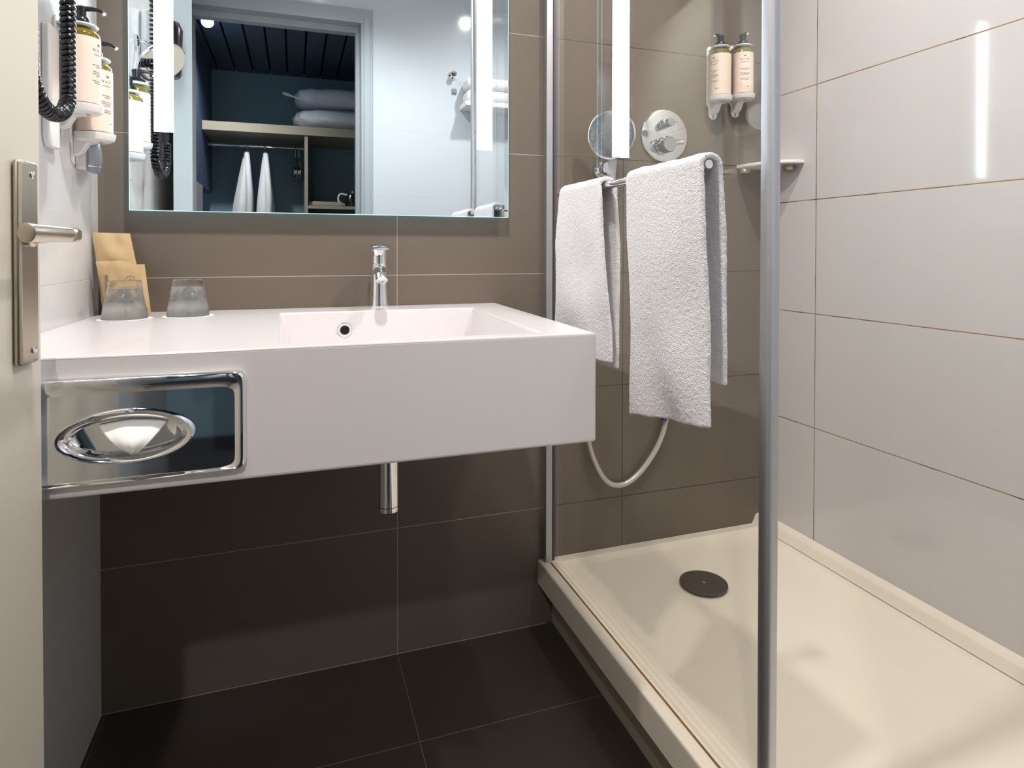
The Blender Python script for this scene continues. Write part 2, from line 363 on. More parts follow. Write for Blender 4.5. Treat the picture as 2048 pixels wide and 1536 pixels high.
# tissue dispenser set in the counter front
td = thing('tissue_dispenser', 'chrome tissue dispenser plate on the front of the washbasin counter', 'tissue dispenser', (-.197, .898, .743))
def sel(hw, hh, n, y, cx=-.197, cz=.744, K=120):
    out = []
    for i in range(K):
        a = 2*PI*i/K; c, s = math.cos(a), math.sin(a)
        out.append((cx+hw*math.copysign(abs(c)**(2/n), c), y, cz+hh*math.copysign(abs(s)**(2/n), s)))
    return out
Y0 = .898
bm = bmesh.new()
rings_(bm, [sel(.1335, .0665, 16, Y0, -.1945), sel(.133, .066, 16, Y0-.006, -.1945), sel(.1315, .0645, 16, Y0-.0105, -.1945, .7438), sel(.1300, .0630, 16, Y0-.0118, -.1945, .7435),
            sel(.124, .0560, 15, Y0-.010, -.1950, .7385), sel(.1220, .0535, 14, Y0-.0075, -.1955, .7370), sel(.1210, .0525, 14, Y0-.007, -.1955, .7368)], cap=(False, False))
P0(link('bezel', bm, M_chrome, smooth=True, angle=60), td)
oz_ = .7355
bm = bmesh.new()
rings_(bm, [sel(.1210, .0525, 14, Y0-.007, -.1955, .7368), sel(.0765, .0345, 2.0, Y0-.007, cz=oz_)], cap=(False, False))
P0(link('face_plate', bm, M_chrome, smooth=True), td)
bm = bmesh.new()
rings_(bm, [sel(.0765, .0345, 2, Y0-.007, cz=oz_), sel(.0760, .0338, 2, Y0-.012, cz=oz_), sel(.0735, .0315, 2, Y0-.017, cz=oz_), sel(.0700, .0280, 2, Y0-.0165, cz=oz_),
            sel(.064, .0235, 2, Y0-.009, cz=oz_), sel(.060, .021, 2, Y0-.0015, cz=oz_)], cap=(False, True))
P0(link('opening_rim', bm, M_chrome, smooth=True, angle=70), td)
# tissue: pleated wedge pulled out of the slot
bm = bmesh.new(); nu, nv = 26, 16; V = []
for j in range(nv+1):
    t = j/nv; row = []
    for i in range(nu+1):
        s = i/nu; hw = .037*(1-t)**.8+.001
        x = -.1905+(s-.5)*2*hw+.004*t
        z = .7525-.036*t+.003*math.sin(s*PI)-.003*abs(s-.5)*(1-t)
        y = Y0-.005-.026*math.sin(min(1, t*1.1)*PI*.6)*(1-.35*abs(s-.45))+.0010*math.sin(s*13+t*3)*(1-t*.6)
        row.append(bm.verts.new((x, y, z)))
    V.append(row)
for j in range(nv):
    for i in range(nu): bm.faces.new((V[j][i], V[j][i+1], V[j+1][i+1], V[j+1][i]))
o = link('tissue_sheet', bm, M_paper); sm = o.modifiers.new('s', 'SOLIDIFY'); sm.thickness = .0012
tag(o, 'white paper tissue sticking out of the oval slot of the chrome dispenser', 'tissue')

# ------------------------------------------------------------------ glasses and paper bags on the counter
def glass(cx, cy, label):
    t = thing('drinking_glass', label, 'glass', (cx, cy, SZ), 'upturned tumblers on the counter')
    fl = lambda a, h: 1+(.018*math.cos(9*a) if .028 < h < .058 else 0)
    prof = [(.0350, .0012), (.0385, .0012), (.0385, .002), (.0365, .018), (.0335, .030), (.0305, .045), (.0285, .062), (.0276, .0700), (.0270, .0722), (.0255, .0735), (.0, .0737)]
    inner = [(.0, .0585), (.0235, .0585), (.0262, .055), (.0285, .042), (.0318, .028), (.0345, .016), (.0362, .0012)]
    bm = bmesh.new()
    lathe(prof[1:]+[(.0, .0735)][:0], (0, 0, 0), n=60, bm=bm, cap=(False, False), fl=fl)
    lathe(inner, (0, 0, 0), n=60, bm=bm, cap=(False, False))
    bmesh.ops.remove_doubles(bm, verts=bm.verts, dist=1e-5)
    # close the rim
    be = [e for e in bm.edges if e.is_boundary]
    bmesh.ops.bridge_loops(bm, edges=be)
    o = link('tumbler', bm, M_clear, t, angle=50)
    return t
g1 = glass(-.303, 1.358, 'clear upturned tumbler on the counter in front of the kraft paper bags')
g2 = glass(-.199, 1.380, 'clear upturned tumbler standing alone between the bags and the tap')
for cx, cy, lb in ((-.303, 1.358, 'white paper coaster under the tumbler in front of the paper bags'), (-.199, 1.380, 'white paper coaster under the tumbler standing clear of the bags')):
    o = link('paper_coaster', lathe([(0, 0), (.0455, 0), (.0462, .0004), (.0455, .0009), (0, .0009)], (0, 0, 0), n=48), M_paper)
    o.location = (cx, cy, SZ+.0002); tag(o, lb, 'coaster', 'paper coasters under the tumblers')

def bag(name, bl, br, tr_, tl, th, label, mark=None, seed=0):
    """flat stand-up pouch; four corner points, belly thickness th"""
    t = thing(name, label, 'paper bag', tuple((Vector(bl)+Vector(br))/2), 'kraft paper bags')
    bl, br, tr_, tl = map(Vector, (bl, br, tr_, tl)); nrm = (br-bl).cross(tl-bl).normalized()
    if nrm.y > 0: nrm = -nrm
    nu, nv = 16, 24; bm = bmesh.new()
    def P(s, v, side):
        p = (bl*(1-s)+br*s)*(1-v)+(tl*(1-s)+tr_*s)*v
        b = th*(math.sin(PI*min(max(s, 0), 1))**.5)*(max(0, 1-v)**.5)*(.5+.5*min(1, v*4+.2))
        w = .0055*noise.noise(Vector((s*2.5+seed, v*4.5, seed)))*math.sin(PI*s)*(1.2 if side > 0 else .3)
        return p+nrm*(b/2*side+w)+nrm*(.0006*side)
    for side in (1, -1):
        V = [[bm.verts.new(P(i/nu, j/nv, side)) for i in range(nu+1)] for j in range(nv+1)]
        for j in range(nv):
            for i in range(nu):
                bm.faces.new((V[j][i], V[j][i+1], V[j+1][i+1], V[j+1][i]))
    bmesh.ops.bridge_loops(bm, edges=[e for e in bm.edges if e.is_boundary])
    P0(link('pouch', bm, M_kraft, angle=50), t)
    if mark:
        bm = bmesh.new()
        def M2(s, v): return P(s, v, 1)+nrm*.0010
        w = (br-bl).length; h = (tl-bl).length
        s0, v0, rr = mark
        n = 28
        ring = [[M2(s0+math.cos(2*PI*k/n)*r/w, v0+math.sin(2*PI*k/n)*r/h) for k in range(n)] for r in (rr, rr*.9)]
        rings_(bm, ring, cap=(False, False))
        for (a, b, c, d) in ((-.25, .1, -.05, .25), (.05, .25, .1, .25), (-.3, .3, -.35, -.25)):
            pts = [M2(s0+x*rr/w, v0+y*rr/h) for x, y in ((a, c), (b, c), (b, d), (a, d))]
            bm.faces.new([bm.verts.new(p) for p in pts])
        for k, (hw, dv) in enumerate(((.9, -1.7), (.7, -2.2), (1.0, -3.6), (.8, -4.1))):
            y0 = dv*rr/h+v0
            if y0 < .06: continue
            pts = [M2(s0+x*hw*rr/w, y0+y*.16*rr/h) for x, y in ((-1, -1), (1, -1), (1, 1), (-1, 1))]
            bm.faces.new([bm.verts.new(p) for p in pts])
        P0(link('printed_mark', bm, M_kink, smooth=False), t)
    return t
z0 = SZ+.001
bag('paper_bag', (-.362, 1.452, z0), (-.284, 1.446, z0), (-.318, 1.470, 1.000), (-.378, 1.448, 1.001), .020, 'tallest kraft paper bag leaning left at the back in the wall corner', (.52, .60, .0075), 1)
bag('paper_bag', (-.350, 1.436, z0), (-.276, 1.428, z0), (-.303, 1.444, .946), (-.368, 1.428, .944), .012, 'kraft paper bag sandwiched between the tall bag and the front bag', None, 5)
bag('paper_bag', (-.341, 1.417, z0), (-.269, 1.410, z0), (-.283, 1.424, .938), (-.346, 1.417, .937), .012, 'front kraft paper bag, shorter, just behind the left tumbler', (.60, .70, .0085), 9)

# ------------------------------------------------------------------ soap bottles and holders
def curved_text(txt, size, R, z, a0, off=.0004):
    cu = bpy.data.curves.new('t', 'FONT'); cu.body = txt; cu.size = size; cu.align_x = 'CENTER'; cu.space_character = 1.7
    o = bpy.data.objects.new('t', cu); COL.objects.link(o); dg = bpy.context.evaluated_depsgraph_get()
    me = bpy.data.meshes.new_from_object(o.evaluated_get(dg)); bpy.data.objects.remove(o)
    out = [[(v.co.x, v.co.y) for v in me.vertices], [tuple(p.vertices) for p in me.polygons]]
    bpy.data.meshes.remove(me)
    vs = [((R+off)*math.cos(a0+x/R), (R+off)*math.sin(a0+x/R), z+y) for x, y in out[0]]
    return vs, out[1]
TXT = None
def bottle(label, loc, group, nozzle, lab_a, back=False):
    """pump bottle standing at loc; nozzle = direction angle of the spout; lab_a = angle of label centre"""
    t = thing('pump_bottle', label, 'soap bottle', loc, group)
    r = .0282
    link('bottle_body', lathe([(0, 0), (r-.002, 0), (r, .002), (r, .121), (r-.001, .125), (r-.006, .1305), (.014, .134), (.0115, .1355), (.0115, .139)], n=48), M_amber, t)
    link('paper_label', lathe([(r+.0002, .005), (r+.0003, .117)], n=48, cap=(False, False)), M_label, t)
    bm = bmesh.new()
    for txt, size, z in (('NUXE', .0066, .094),):
        vs, fs = curved_text(txt, size, r+.0003, z, lab_a)
        V = [bm.verts.new(v) for v in vs]
        for f in fs: bm.faces.new([V[i] for i in f])
    def bar(x0, x1, za, zb, a=lab_a):
        n = max(1, int(abs(x1-x0)/.003)); R_ = r+.0007
        for i in range(n):
            aa = a+(x0+(x1-x0)*i/n)/R_; ab = a+(x0+(x1-x0)*(i+1)/n)/R_
            bm.faces.new([bm.verts.new((R_*math.cos(u), R_*math.sin(u), zz)) for u, zz in ((aa, za), (ab, za), (ab, zb), (aa, zb))])
    # small emblem over the name and rows of fine print
    for k in (-1, 0, 1): bar(k*.0022-.0008, k*.0022+.0008, .1035, .1062)
    bar(-.003, .003, .1070, .1076)
    random.seed(3)
    for k, (z, w) in enumerate(((.0875, .010), (.070, .013), (.0665, .006), (.0585, .012), (.0550, .0125), (.0515, .007), (.0430, .013), (.0395, .009))):
        x = -w
        while x < w:
            l = random.uniform(.0012, .0034); bar(x, min(w, x+l), z, z+.0011); x += l+.0009
    bar(.005, .011, .020, .0212)
    link('label_print', bm, M_ink, t, smooth=False)
    bm = bmesh.new()
    for z in (.100, .094, .074, .069, .064, .050, .045, .030): bar(-.004, .004, z, z+.0011, lab_a+2.1)
    link('back_print', bm, M_ink, t, smooth=False)
    pm = link('pump', lathe([(.0130, .1375), (.0136, .139), (.0136, .150), (.0115, .1535), (.0086, .154), (.0084, .164), (.0095, .1655), (.0095, .1705), (.006, .173), (0, .1735)], n=28), M_black, t)
    c, s = math.cos(nozzle), math.sin(nozzle)
    pts = smooth_path([(0, 0, .1685), (c*.015, s*.015, .1695), (c*.028, s*.028, .1675), (c*.034, s*.034, .1635)], 5)
    bm = tube(pts, [.0052-.0025*min(1, i/10) for i in range(len(pts))], 12)
    link('nozzle', bm, M_black, pm)
    link('nozzle_tip', lathe([(.0018, 0), (.0032, .0005), (.0032, .003), (.0016, .0035)], (c*.034, s*.034, .1635), (c*.5, s*.5, -.7), 12), M_plast, pm)
    return t
def holder(label, loc, rotz, group):
    """wall bracket: local +x out of the wall, wall plane at x=-0.036, cup centre at origin, bottle base at z=0"""
    t = thing('bottle_bracket', label, 'bottle holder', loc, group); t.rotation_euler = (0, 0, rotz); wx = -.0355
    # back plate with rounded foot
    n = 14; hw = .021
    poly = [(hw, .143), (hw*.7, .150), (-hw*.7, .150), (-hw, .143), (-hw, -.012), (-.0135, -.022), (-.0135, -.040)]
    poly += [(-.0135*math.cos(PI*k/n), -.040-.0135*math.sin(PI*k/n)) for k in range(1, n)] + [(.0135, -.040), (.0135, -.022), (hw, -.012)]
    bm = prism(poly, 0, wx, wx+.0042)
    link('back_plate', bm, M_plast, t, bev=.001)
    link('cup', lathe([(0, -.0125), (.024, -.0125), (.030, -.0095), (.0325, -.003), (.0330, .003), (.0305, .003), (.0295, -.001), (0, -.001)], n=48), M_plast, t)
    bm = prism([(wx+.004, -.003), (-.018, -.003), (.010, -.012), (-.010, -.017), (wx+.016, -.034), (wx+.004, -.040)], 1, -.0115, .0115)
    link('gusset', bm, M_plast, t, bev=.0015)
    bm = prism([(0, -.0545), (.0012, -.050), (.0024, -.046), (.0012, -.042), (.0006, -.030), (-.0006, -.030), (-.0012, -.042), (-.0024, -.046), (-.0012, -.050)], 0, wx+.0042, wx+.0047)
    link('keyhole', bm, M_grey, t, smooth=False)
    # neck ring and its arm
    bm = bmesh.new(); K = 40
    def rr(ri, z): return [(ri*math.cos(2*PI*k/K), ri*math.sin(2*PI*k/K), z) for k in range(K)]
    rings_(bm, [rr(.0148, .1355), rr(.0148, .1395), rr(.0235, .1410), rr(.0260, .1385), rr(.0235, .1360), rr(.0148, .1355)], cap=(False, False))
    box(wx+.004, -.0155, -.017, .017, .1360, .1400, bm)
    link('neck_ring', bm, M_plast, t, bev=.0006)
    link('cup_slot', box(.006, .012, -.006, .006, -.0128, -.0124), M_grey, t, smooth=False)
    return t
gb, gh = 'pump bottles on the left wall', 'bottle brackets on the left wall'
HX_ = XL+.0355
L1 = (HX_, 1.270, 1.2125); L2 = (HX_, 1.345, 1.1765)
b1 = bottle('beige-labelled pump bottle on left wall, higher one beside the black coiled cord', L1, gb, -.10, -.28)
b2 = bottle('beige-labelled pump bottle on left wall, lower one nearer the mirror', L2, gb, -.02, -.55)
holder('white bracket holding the higher pump bottle behind the coiled cord', L1, 0, gh)
holder('white bracket holding the lower pump bottle beside the mirror', L2, 0, gh)
gb2, gh2 = 'pump bottles in the shower', 'bottle brackets in the shower'
HY = D-.0355
S1 = (1.116, HY, 1.390); S2 = (1.191, HY, 1.401)
bottle('left pump bottle in the shower, label turned aside and spout to the left', S1, gb2, -2.7, -2.85)
bottle('right pump bottle in the shower with its label facing out', S2, gb2, -1.9, -2.05)
holder('white bracket under the left pump bottle in the shower', S1, -PI/2, gh2)
holder('white bracket under the right pump bottle in the shower', S2, -PI/2, gh2)

o = link('mounting_panel', prism([(1.196, 1.150), (1.200, 1.140), (1.208, 1.133), (1.245, 1.133), (1.245, 1.327), (1.240, 1.332), (1.201, 1.332), (1.196, 1.327)], 0, XL, XL+.011), M_plast, bev=.003, seg=3)
tag(o, 'plain white plastic panel on the left wall behind the coiled cord', 'wall panel')
# shaver socket under the bottles
ss = thing('shaver_socket', 'small white box with silver curved flap under the bottles on left wall', 'wall socket', (XL, 1.395, 1.116))
P0(link('socket_box', box(XL, XL+.020, 1.358, 1.430, 1.116, 1.176), M_plast, bev=.003), ss)
arc = [(XL+.022+.017*math.sin(PI*k/14)**.8, 1.356+(.044)*k/14) for k in range(15)]
R = []
for j in range(9):
    v = j/8; zz = 1.170-.058*v; f = .55+.45*math.sin(PI*(v*.7+.15))
    R.append([(XL+.021+(x-XL-.022)*f, y, zz) for x, y in arc]+[(XL+.019, arc[-1][1], zz), (XL+.019, arc[0][1], zz)])
bm = bmesh.new(); rings_(bm, R); P0(link('flap', bm, M_grey, angle=50), ss)
bm = tube([(XL+.021+(x-XL-.022)*.9, y, 1.122) for x, y in arc], .0011, 8); P0(link('flap_seam', bm, M_chrome), ss)

# hair dryer with coiled cord
hd = thing('hair_dryer', 'wall hair dryer whose black coiled cord hangs beside the left bottles', 'hair dryer', (XL, 1.0, 1.38))
P0(link('wall_base', box(XL, XL+.03, .93, 1.06, 1.40, 1.60), M_plast, bev=.01, seg=4), hd)
P0(link('dryer_body', lathe([(.0, 0), (.022, .0), (.026, .01), (.028, .08), (.03, .13), (.022, .15), (0, .152)], (XL+.062, .995, 1.44)), M_black), hd)
path = [(-.331, 1.150, 1.66)]+[(-.331, 1.150, 1.66-.03*k) for k in range(1, 15)]
cy_, cz_, rr_ = 1.074, 1.213, .076
for k in range(1, 16):
    a = PI*k/15; path.append((-.331, cy_+rr_*math.cos(a), cz_-.050*math.sin(a)))
path += [(-.331, .996, 1.236), (-.331, .995, 1.258)]
PP = smooth_path(path, 10)
# arc-length resample
acc = [0]
for a, b in zip(PP, PP[1:]): acc.append(acc[-1]+(b-a).length)
Ltot = acc[-1]
def at(s):
    import bisect
    i = min(max(bisect.bisect(acc, s)-1, 0), len(PP)-2); f = (s-acc[i])/max(1e-9, acc[i+1]-acc[i]); return PP[i].lerp(PP[i+1], f)
hel = []; ph = 0; s = 0; ds = .00045
side = Vector((1, 0, 0))
while s < Ltot:
    p = at(s); d = (at(min(Ltot, s+.004))-at(max(0, s-.004))).normalized(); n2 = d.cross(side).normalized()
    hel.append(p+(side*math.cos(ph)+n2*math.sin(ph))*.0074)
    pitch = .0086 if s > .34 else .0086+(.34-s)*.014
    ph += 2*PI*ds/pitch; s += ds
P0(link('coiled_cord', tube(hel, .0040, 8), M_black), hd)
P0(link('straight_cord', tube([(-.331, .995, 1.252), (-.331, .994, 1.29), (-.332, .993, 1.40), (-.322, .994, 1.445)], .0042, 10), M_black), hd)

# magnifying mirror (seen in the wall mirror only)
mg = thing('shaving_mirror', 'round chrome magnifying mirror on the left wall, seen in the big mirror', 'mirror', (XL, 1.12, 1.44))
c0 = Vector((-.318, 1.135, 1.442)); ax = Vector((.55, .38, -.74)).normalized()
P0(link('mirror_rim', lathe([(.052, -.004), (.060, -.004), (.062, 0), (.060, .004), (.056, .004)], c0, ax, 48), M_chrome), mg)
P0(link('mirror_disc', lathe([(0, .0035), (.056, .0045), (.056, .0042), (0, .003)], c0, ax, 48), M_mirror), mg)
P0(link('mirror_arm', tube(smooth_path([(XL, 1.10, 1.50), (XL+.02, 1.10, 1.50), (-.345, 1.105, 1.48), tuple(c0-ax*.004)], 5), .004, 12), M_chrome), mg)
P0(link('arm_mount', lathe([(.018, 0), (.018, .006), (.006, .009)], (XL, 1.10, 1.50), (1, 0, 0), 24), M_chrome), mg)

# ------------------------------------------------------------------ shower
tray = thing('shower_tray', 'cream low-rimmed rectangular shower tray on a raised plinth', 'shower tray', (.95, .8, 0))
x0, x1, y0, y1 = .588, XR, YW+.002, D
bm = bmesh.new()
def rect(a, b, c, d, z): return [bm.verts.new(p) for p in ((a, c, z), (b, c, z), (b, d, z), (a, d, z))]
Rg = [rect(x0+.024, x1, y0, y1, .098), rect(x0+.003, x1, y0, y1, .108), rect(x0, x1, y0, y1, .112), rect(x0+.001, x1, y0, y1, TZ-.003), rect(x0+.004, x1, y0, y1, TZ), rect(GX+.012, x1-.030, y0+.03, y1-.030, TZ+.0015),
      rect(GX+.030, x1-.045, y0+.05, y1-.045, TZ-.009), rect(GX+.085, x1-.10, y0+.11, y1-.10, TZ-.018), rect(.93, .95, 1.27, 1.29, TZ-.024)]
bm.faces.new(Rg[0][::-1])
for P_, Q_ in zip(Rg, Rg[1:]):
    for i in range(4): bm.faces.new((P_[i], P_[(i+1) % 4], Q_[(i+1) % 4], Q_[i]))
bm.faces.new(Rg[-1])
P0(link('basin_shell', bm, M_tray, smooth=True, angle=28, bev=.003), tray)
P0(link('wall_upstand', prism([(XR, TZ), (XR-.036, TZ+.001), (XR-.030, TZ+.009), (XR-.025, TZ+.020), (XR-.020, TZ+.0262), (XR, TZ+.0285)], 1, y0+.001, D-.0005), M_tray, angle=50), tray)
P0(link('plinth', box(.630, x1, y0, y1, 0, .098), M_plinth, smooth=False), tray)
P0(link('sealant_line', box(GX-.0075, GX-.0045, .05+.002, D-.03, TZ-.001, TZ+.0030), M_trim, smooth=False), tray)
dr = thing('shower_drain', 'round dark chrome drain cover in the shower tray', 'drain', (.941, 1.287, .150))
P0(link('drain_cover', lathe([(0, .0085), (.0015, .0085), (.0525, .0085), (.0565, .0078), (.0572, .006), (.0565, .0045), (.04, .0042), (0, .0042)], (.941, 1.287, .150), n=64), M_drain), dr)
P0(link('drain_skirt', lathe([(.045, -.003), (.045, .0042)], (.941, 1.287, .150), n=48, cap=(False, False)), M_gap), dr)
P0(link('cover_button', lathe([(0, .0092), (.0035, .0092), (.0042, .0086), (.0042, .0080)], (.941, 1.287, .150), n=20), M_chrome), dr)

sc = thing('shower_screen', 'clear fixed glass shower panel with aluminium wall and end profiles', 'shower screen', (GX, 1.1, TZ))
P0(link('glass_pane', box(GX, GX+.006, .722, D-.012, TZ+.0022, 2.15), M_glass, smooth=False), sc)
bm = box(.602, .619, D-.024, D, TZ+.001, 2.15); P0(link('wall_profile', bm, M_alu, smooth=False, bev=.0012), sc)
P0(link('profile_seal', box(.6195, .6280, D-.020, D, TZ+.001, 2.15), M_gap, smooth=False), sc)
pc = [(.0105*math.copysign(abs(math.cos(a))**.75, math.cos(a)), .0125*math.copysign(abs(math.sin(a))**.75, math.sin(a))) for a in [2*PI*k/32 for k in range(32)]]
bm = prism([(GX+.002+x, .706+y) for x, y in pc], 2, TZ+.001, 2.17); P0(link('end_profile', bm, M_alu), sc)

# valve
vx, vz = .958, 1.281
va = thing('shower_valve', 'round chrome thermostat plate with two knobs on shower wall', 'shower valve', (vx, D, vz))
P0(link('cover_plate', lathe([(.068, 0), (.0715, .001), (.0722, .003), (.0710, .0055), (.067, .0068), (0, .0070)], (vx, D, vz), (0, -1, 0), 72), M_chrome), va)
for (kx, kz, kr, kl) in ((vx-.006, vz+.030, .0120, .042), (vx-.014, vz-.030, .0220, .050)):
    kb = P0(link('knob', lathe([(kr*1.12, .005), (kr*1.12, .011), (kr*.93, .012), (kr*.93, .015), (kr, .016), (kr, .005+kl*.9), (kr*.9, .005+kl), (0, .0055+kl)], (kx, D, kz), (0, -1, 0), 36), M_knob), va)
    pv = link('knob_lever', tube([(kx, D-.004-kl*.75, kz), (kx+kr*.8, D-.006-kl*.78, kz+kr*.25), (kx+kr*1.9, D-.010-kl*.8, kz+kr*.35)], [kr*.42, kr*.34, kr*.28], 12), M_chrome); pv.parent = kb
    pv.matrix_parent_inverse = (kb.matrix_parent_inverse).inverted() if False else Matrix.Identity(4)
    pv.location = (0, 0, 0)

# hand shower
hs = thing('hand_shower', 'chrome hand shower with round head hooked on the shower wall', 'shower head', (.755, D, 1.20))
hc = Vector((.750, 1.408, 1.256)); hax = Vector((-.68, -.72, -.10)).normalized()
P0(link('shower_head', lathe([(0, -.024), (.018, -.023), (.042, -.015), (.058, -.004), (.0620, .002), (.0610, .006), (.0575, .0078)], hc, hax, 56), M_chrome), hs)
P0(link('spray_face', lathe([(.0575, .0078), (.050, .0090), (.02, .0098), (0, .0100)], hc, hax, 56), M_dchrome), hs)
s_, t_, d_ = frame_of(hax); bm = bmesh.new()
for ring, cnt in ((.012, 6), (.022, 11), (.033, 16), (.044, 22), (.053, 26)):
    for k in range(cnt):
        a = 2*PI*k/cnt; c = hc+d_*.0092+(s_*math.cos(a)+t_*math.sin(a))*ring
        lathe([(.0017, 0), (.0015, .0014), (0, .0018)], c, hax, 7, bm)
P0(link('nozzles', bm, M_grey), hs)
hn = smooth_path([tuple(hc+Vector((.005, .010, -.050))), (.763, 1.428, 1.195), (.768, 1.442, 1.160), (.772, 1.452, 1.120)], 6)
P0(link('handle', tube(hn, [.0125-.002*i/len(hn) for i in range(len(hn))], 18), M_plast), hs)
P0(link('wall_hook', lathe([(.021, 0), (.021, .010), (.014, .013), (.013, .045), (.018, .048), (.0185, .066), (.016, .068), (0, .068)], (.765, D, 1.178), (-.12, -1, 0), 28), M_chrome), hs)
hp_ = smooth_path([(.773, 1.454, 1.115), (.760, 1.466, .98), (.728, 1.474, .75), (.716, 1.478, .56), (.728, 1.480, .45), (.772, 1.482, .363), (.822, 1.483, .341), (.876, 1.483, .366), (.930, 1.482, .430), (.958, 1.482, .50), (.972, 1.484, .60), (.975, 1.492, .66)], 9)
P0(link('hose', tube(hp_, .0070, 12), M_hose), hs)
P0(link('hose_tag', lathe([(.0085, 0), (.0085, .028)], (.949, 1.478, .505), (.25, 0, 1), 14), M_purple), hs)
P0(link('hose_outlet', lathe([(.024, 0), (.024, .006), (.012, .010), (.012, .022)], (.975, D, .665), (0, -1, 0), 28), M_chrome), hs)

# corner shelf
cs = thing('corner_shelf', 'white plastic corner shelf in the shower behind the screen profile', 'shelf', (XR, D, 1.206))
n = 20; poly = [(XR, D)]+[(XR-.100+.100*(1-math.cos(PI/2*k/n)) if False else XR-.098*math.cos(PI/2*k/n)**.8, D-.155*math.sin(PI/2*k/n)**.8) for k in range(n+1)]
bm = prism(poly, 2, 1.2025, 1.2115); P0(link('shelf_plate', bm, M_plast, bev=.002, angle=30), cs)
for (px_, py_) in ((XR-.014, D-.112), (XR-.078, D-.014)):
    P0(link('suction_foot', lathe([(.013, 0), (.016, -.006), (.016, -.014), (.009, -.018), (0, -.018)], (px_-.003, py_-.003, 1.2025), (0, 0, 1), 24, sx=1 if py_ > 1.45 else .8), M_satin), cs)

# ------------------------------------------------------------------ towel rail and towels
bx, bzr = .548, 1.0875
rl = thing('towel_rail', 'chrome towel rail fixed to the glass shower screen', 'towel rail', (bx, 1.0, bzr))
P0(link('rail_bar', tube([(bx, .742, bzr), (bx, .744, bzr), (bx, 1.268, bzr), (bx, 1.27, bzr)], [.0062, .0072, .0072, .0062], 24), M_chrome), rl)
for y in (.86, 1.15):
    P0(link('rail_post', lathe([(.006, 0), (.006, .058), (.013, .059), (.013, GX-bx)], (bx, y, bzr), (1, 0, 0), 24), M_chrome), rl)
def towel(label, yt, yb, zf, zb, ybk, seed, th=.0085, xf_=-.0145, xb_=.0165):
    """yt=(near,far) at the rail, yb=(near,far) at the front hem, zf=(near,far) front hem heights, zb/ybk the same at the back"""
    t = thing('hanging_towel', label, 'towel', (bx, sum(yt)/2, bzr), 'hand towels on the rail')
    nu, nv = 44, 150; bm = bmesh.new(); V = []
    Lf = bzr-min(zf); arcn = 16
    for j in range(nv+1):
        row = []
        for i in range(nu+1):
            u = i/nu
            fb = zf[0]*(1-u)+zf[1]*u; bb = zb[0]*(1-u)+zb[1]*u
            nf = int((nv-arcn)*.55); nb = nv-arcn-nf
            if j <= nf:
                v = 1-j/nf; z = bzr-(bzr-fb)*v; x = bx+xf_-.004*math.sin(min(1, v*3)*PI/2)+.010*v
                w = v
                y = (yt[0]*(1-u)+yt[1]*u)*(1-w**.7)+(yb[0]*(1-u)+yb[1]*u)*w**.7
                rip = min(1, v*2.2)
                x += rip*(.45+.55*math.sin(PI*u))*(.0045*math.sin(u*5.5+seed+v*3.2)+.006*noise.noise(Vector((u*2.2+seed, v*3.1, seed)))+.0045*math.sin((u+v*1.1)*7+seed*2)*v)
            elif j <= nf+arcn:
                a = PI*(j-nf)/arcn; x = bx+(xf_ if a < PI/2 else xb_)*abs(math.cos(a)); z = bzr+.0125*math.sin(a)
                y = yt[0]*(1-u)+yt[1]*u
            else:
                v = (j-nf-arcn)/nb; z = bzr-(bzr-bb)*v; x = bx+xb_+.006*min(1, v*3)+.003*v
                y = (yt[0]*(1-u)+yt[1]*u)*(1-v)+(ybk[0]*(1-u)+ybk[1]*u)*v
                x += .004*min(1, v*2)*math.sin(u*4+seed*2+v*2)
            y += .0016*noise.noise(Vector((z*30, seed, u*2)))
            z += .0015*noise.noise(Vector((y*40, seed, 3)))
            row.append(bm.verts.new((x, y, z)))
        V.append(row)
    for j in range(nv):
        for i in range(nu):
            f = bm.faces.new((V[j][i], V[j][i+1], V[j+1][i+1], V[j+1][i]))
            if j < 4: f.material_index = 1
    o = link('towel_cloth', bm, [M_towel, M_hem]); P0(o, t)
    sm = o.modifiers.new('solid', 'SOLIDIFY'); sm.thickness = th; sm.offset = 0
    bv = o.modifiers.new('sub', 'SUBSURF'); bv.levels = 1; bv.render_levels = 2
    tx = bpy.data.textures.new('terry', 'CLOUDS'); tx.noise_scale = .005; tx.noise_depth = 1
    d = o.modifiers.new('disp', 'DISPLACE'); d.texture = tx; d.strength = .0012; d.mid_level = .5; d.texture_coords = 'LOCAL'
    return t
towel('white terry hand towel on the rail end nearest the door, larger in view', (.738, .945), (.720, .935), (.724, .690), (.778, .770), (.730, .93), 1.3)
towel('white terry hand towel at the wall end of the rail, partly behind the washbasin', (1.045, 1.225), (1.012, 1.262), (.762, .755), (.745, .742), (1.045, 1.23), 4.1)

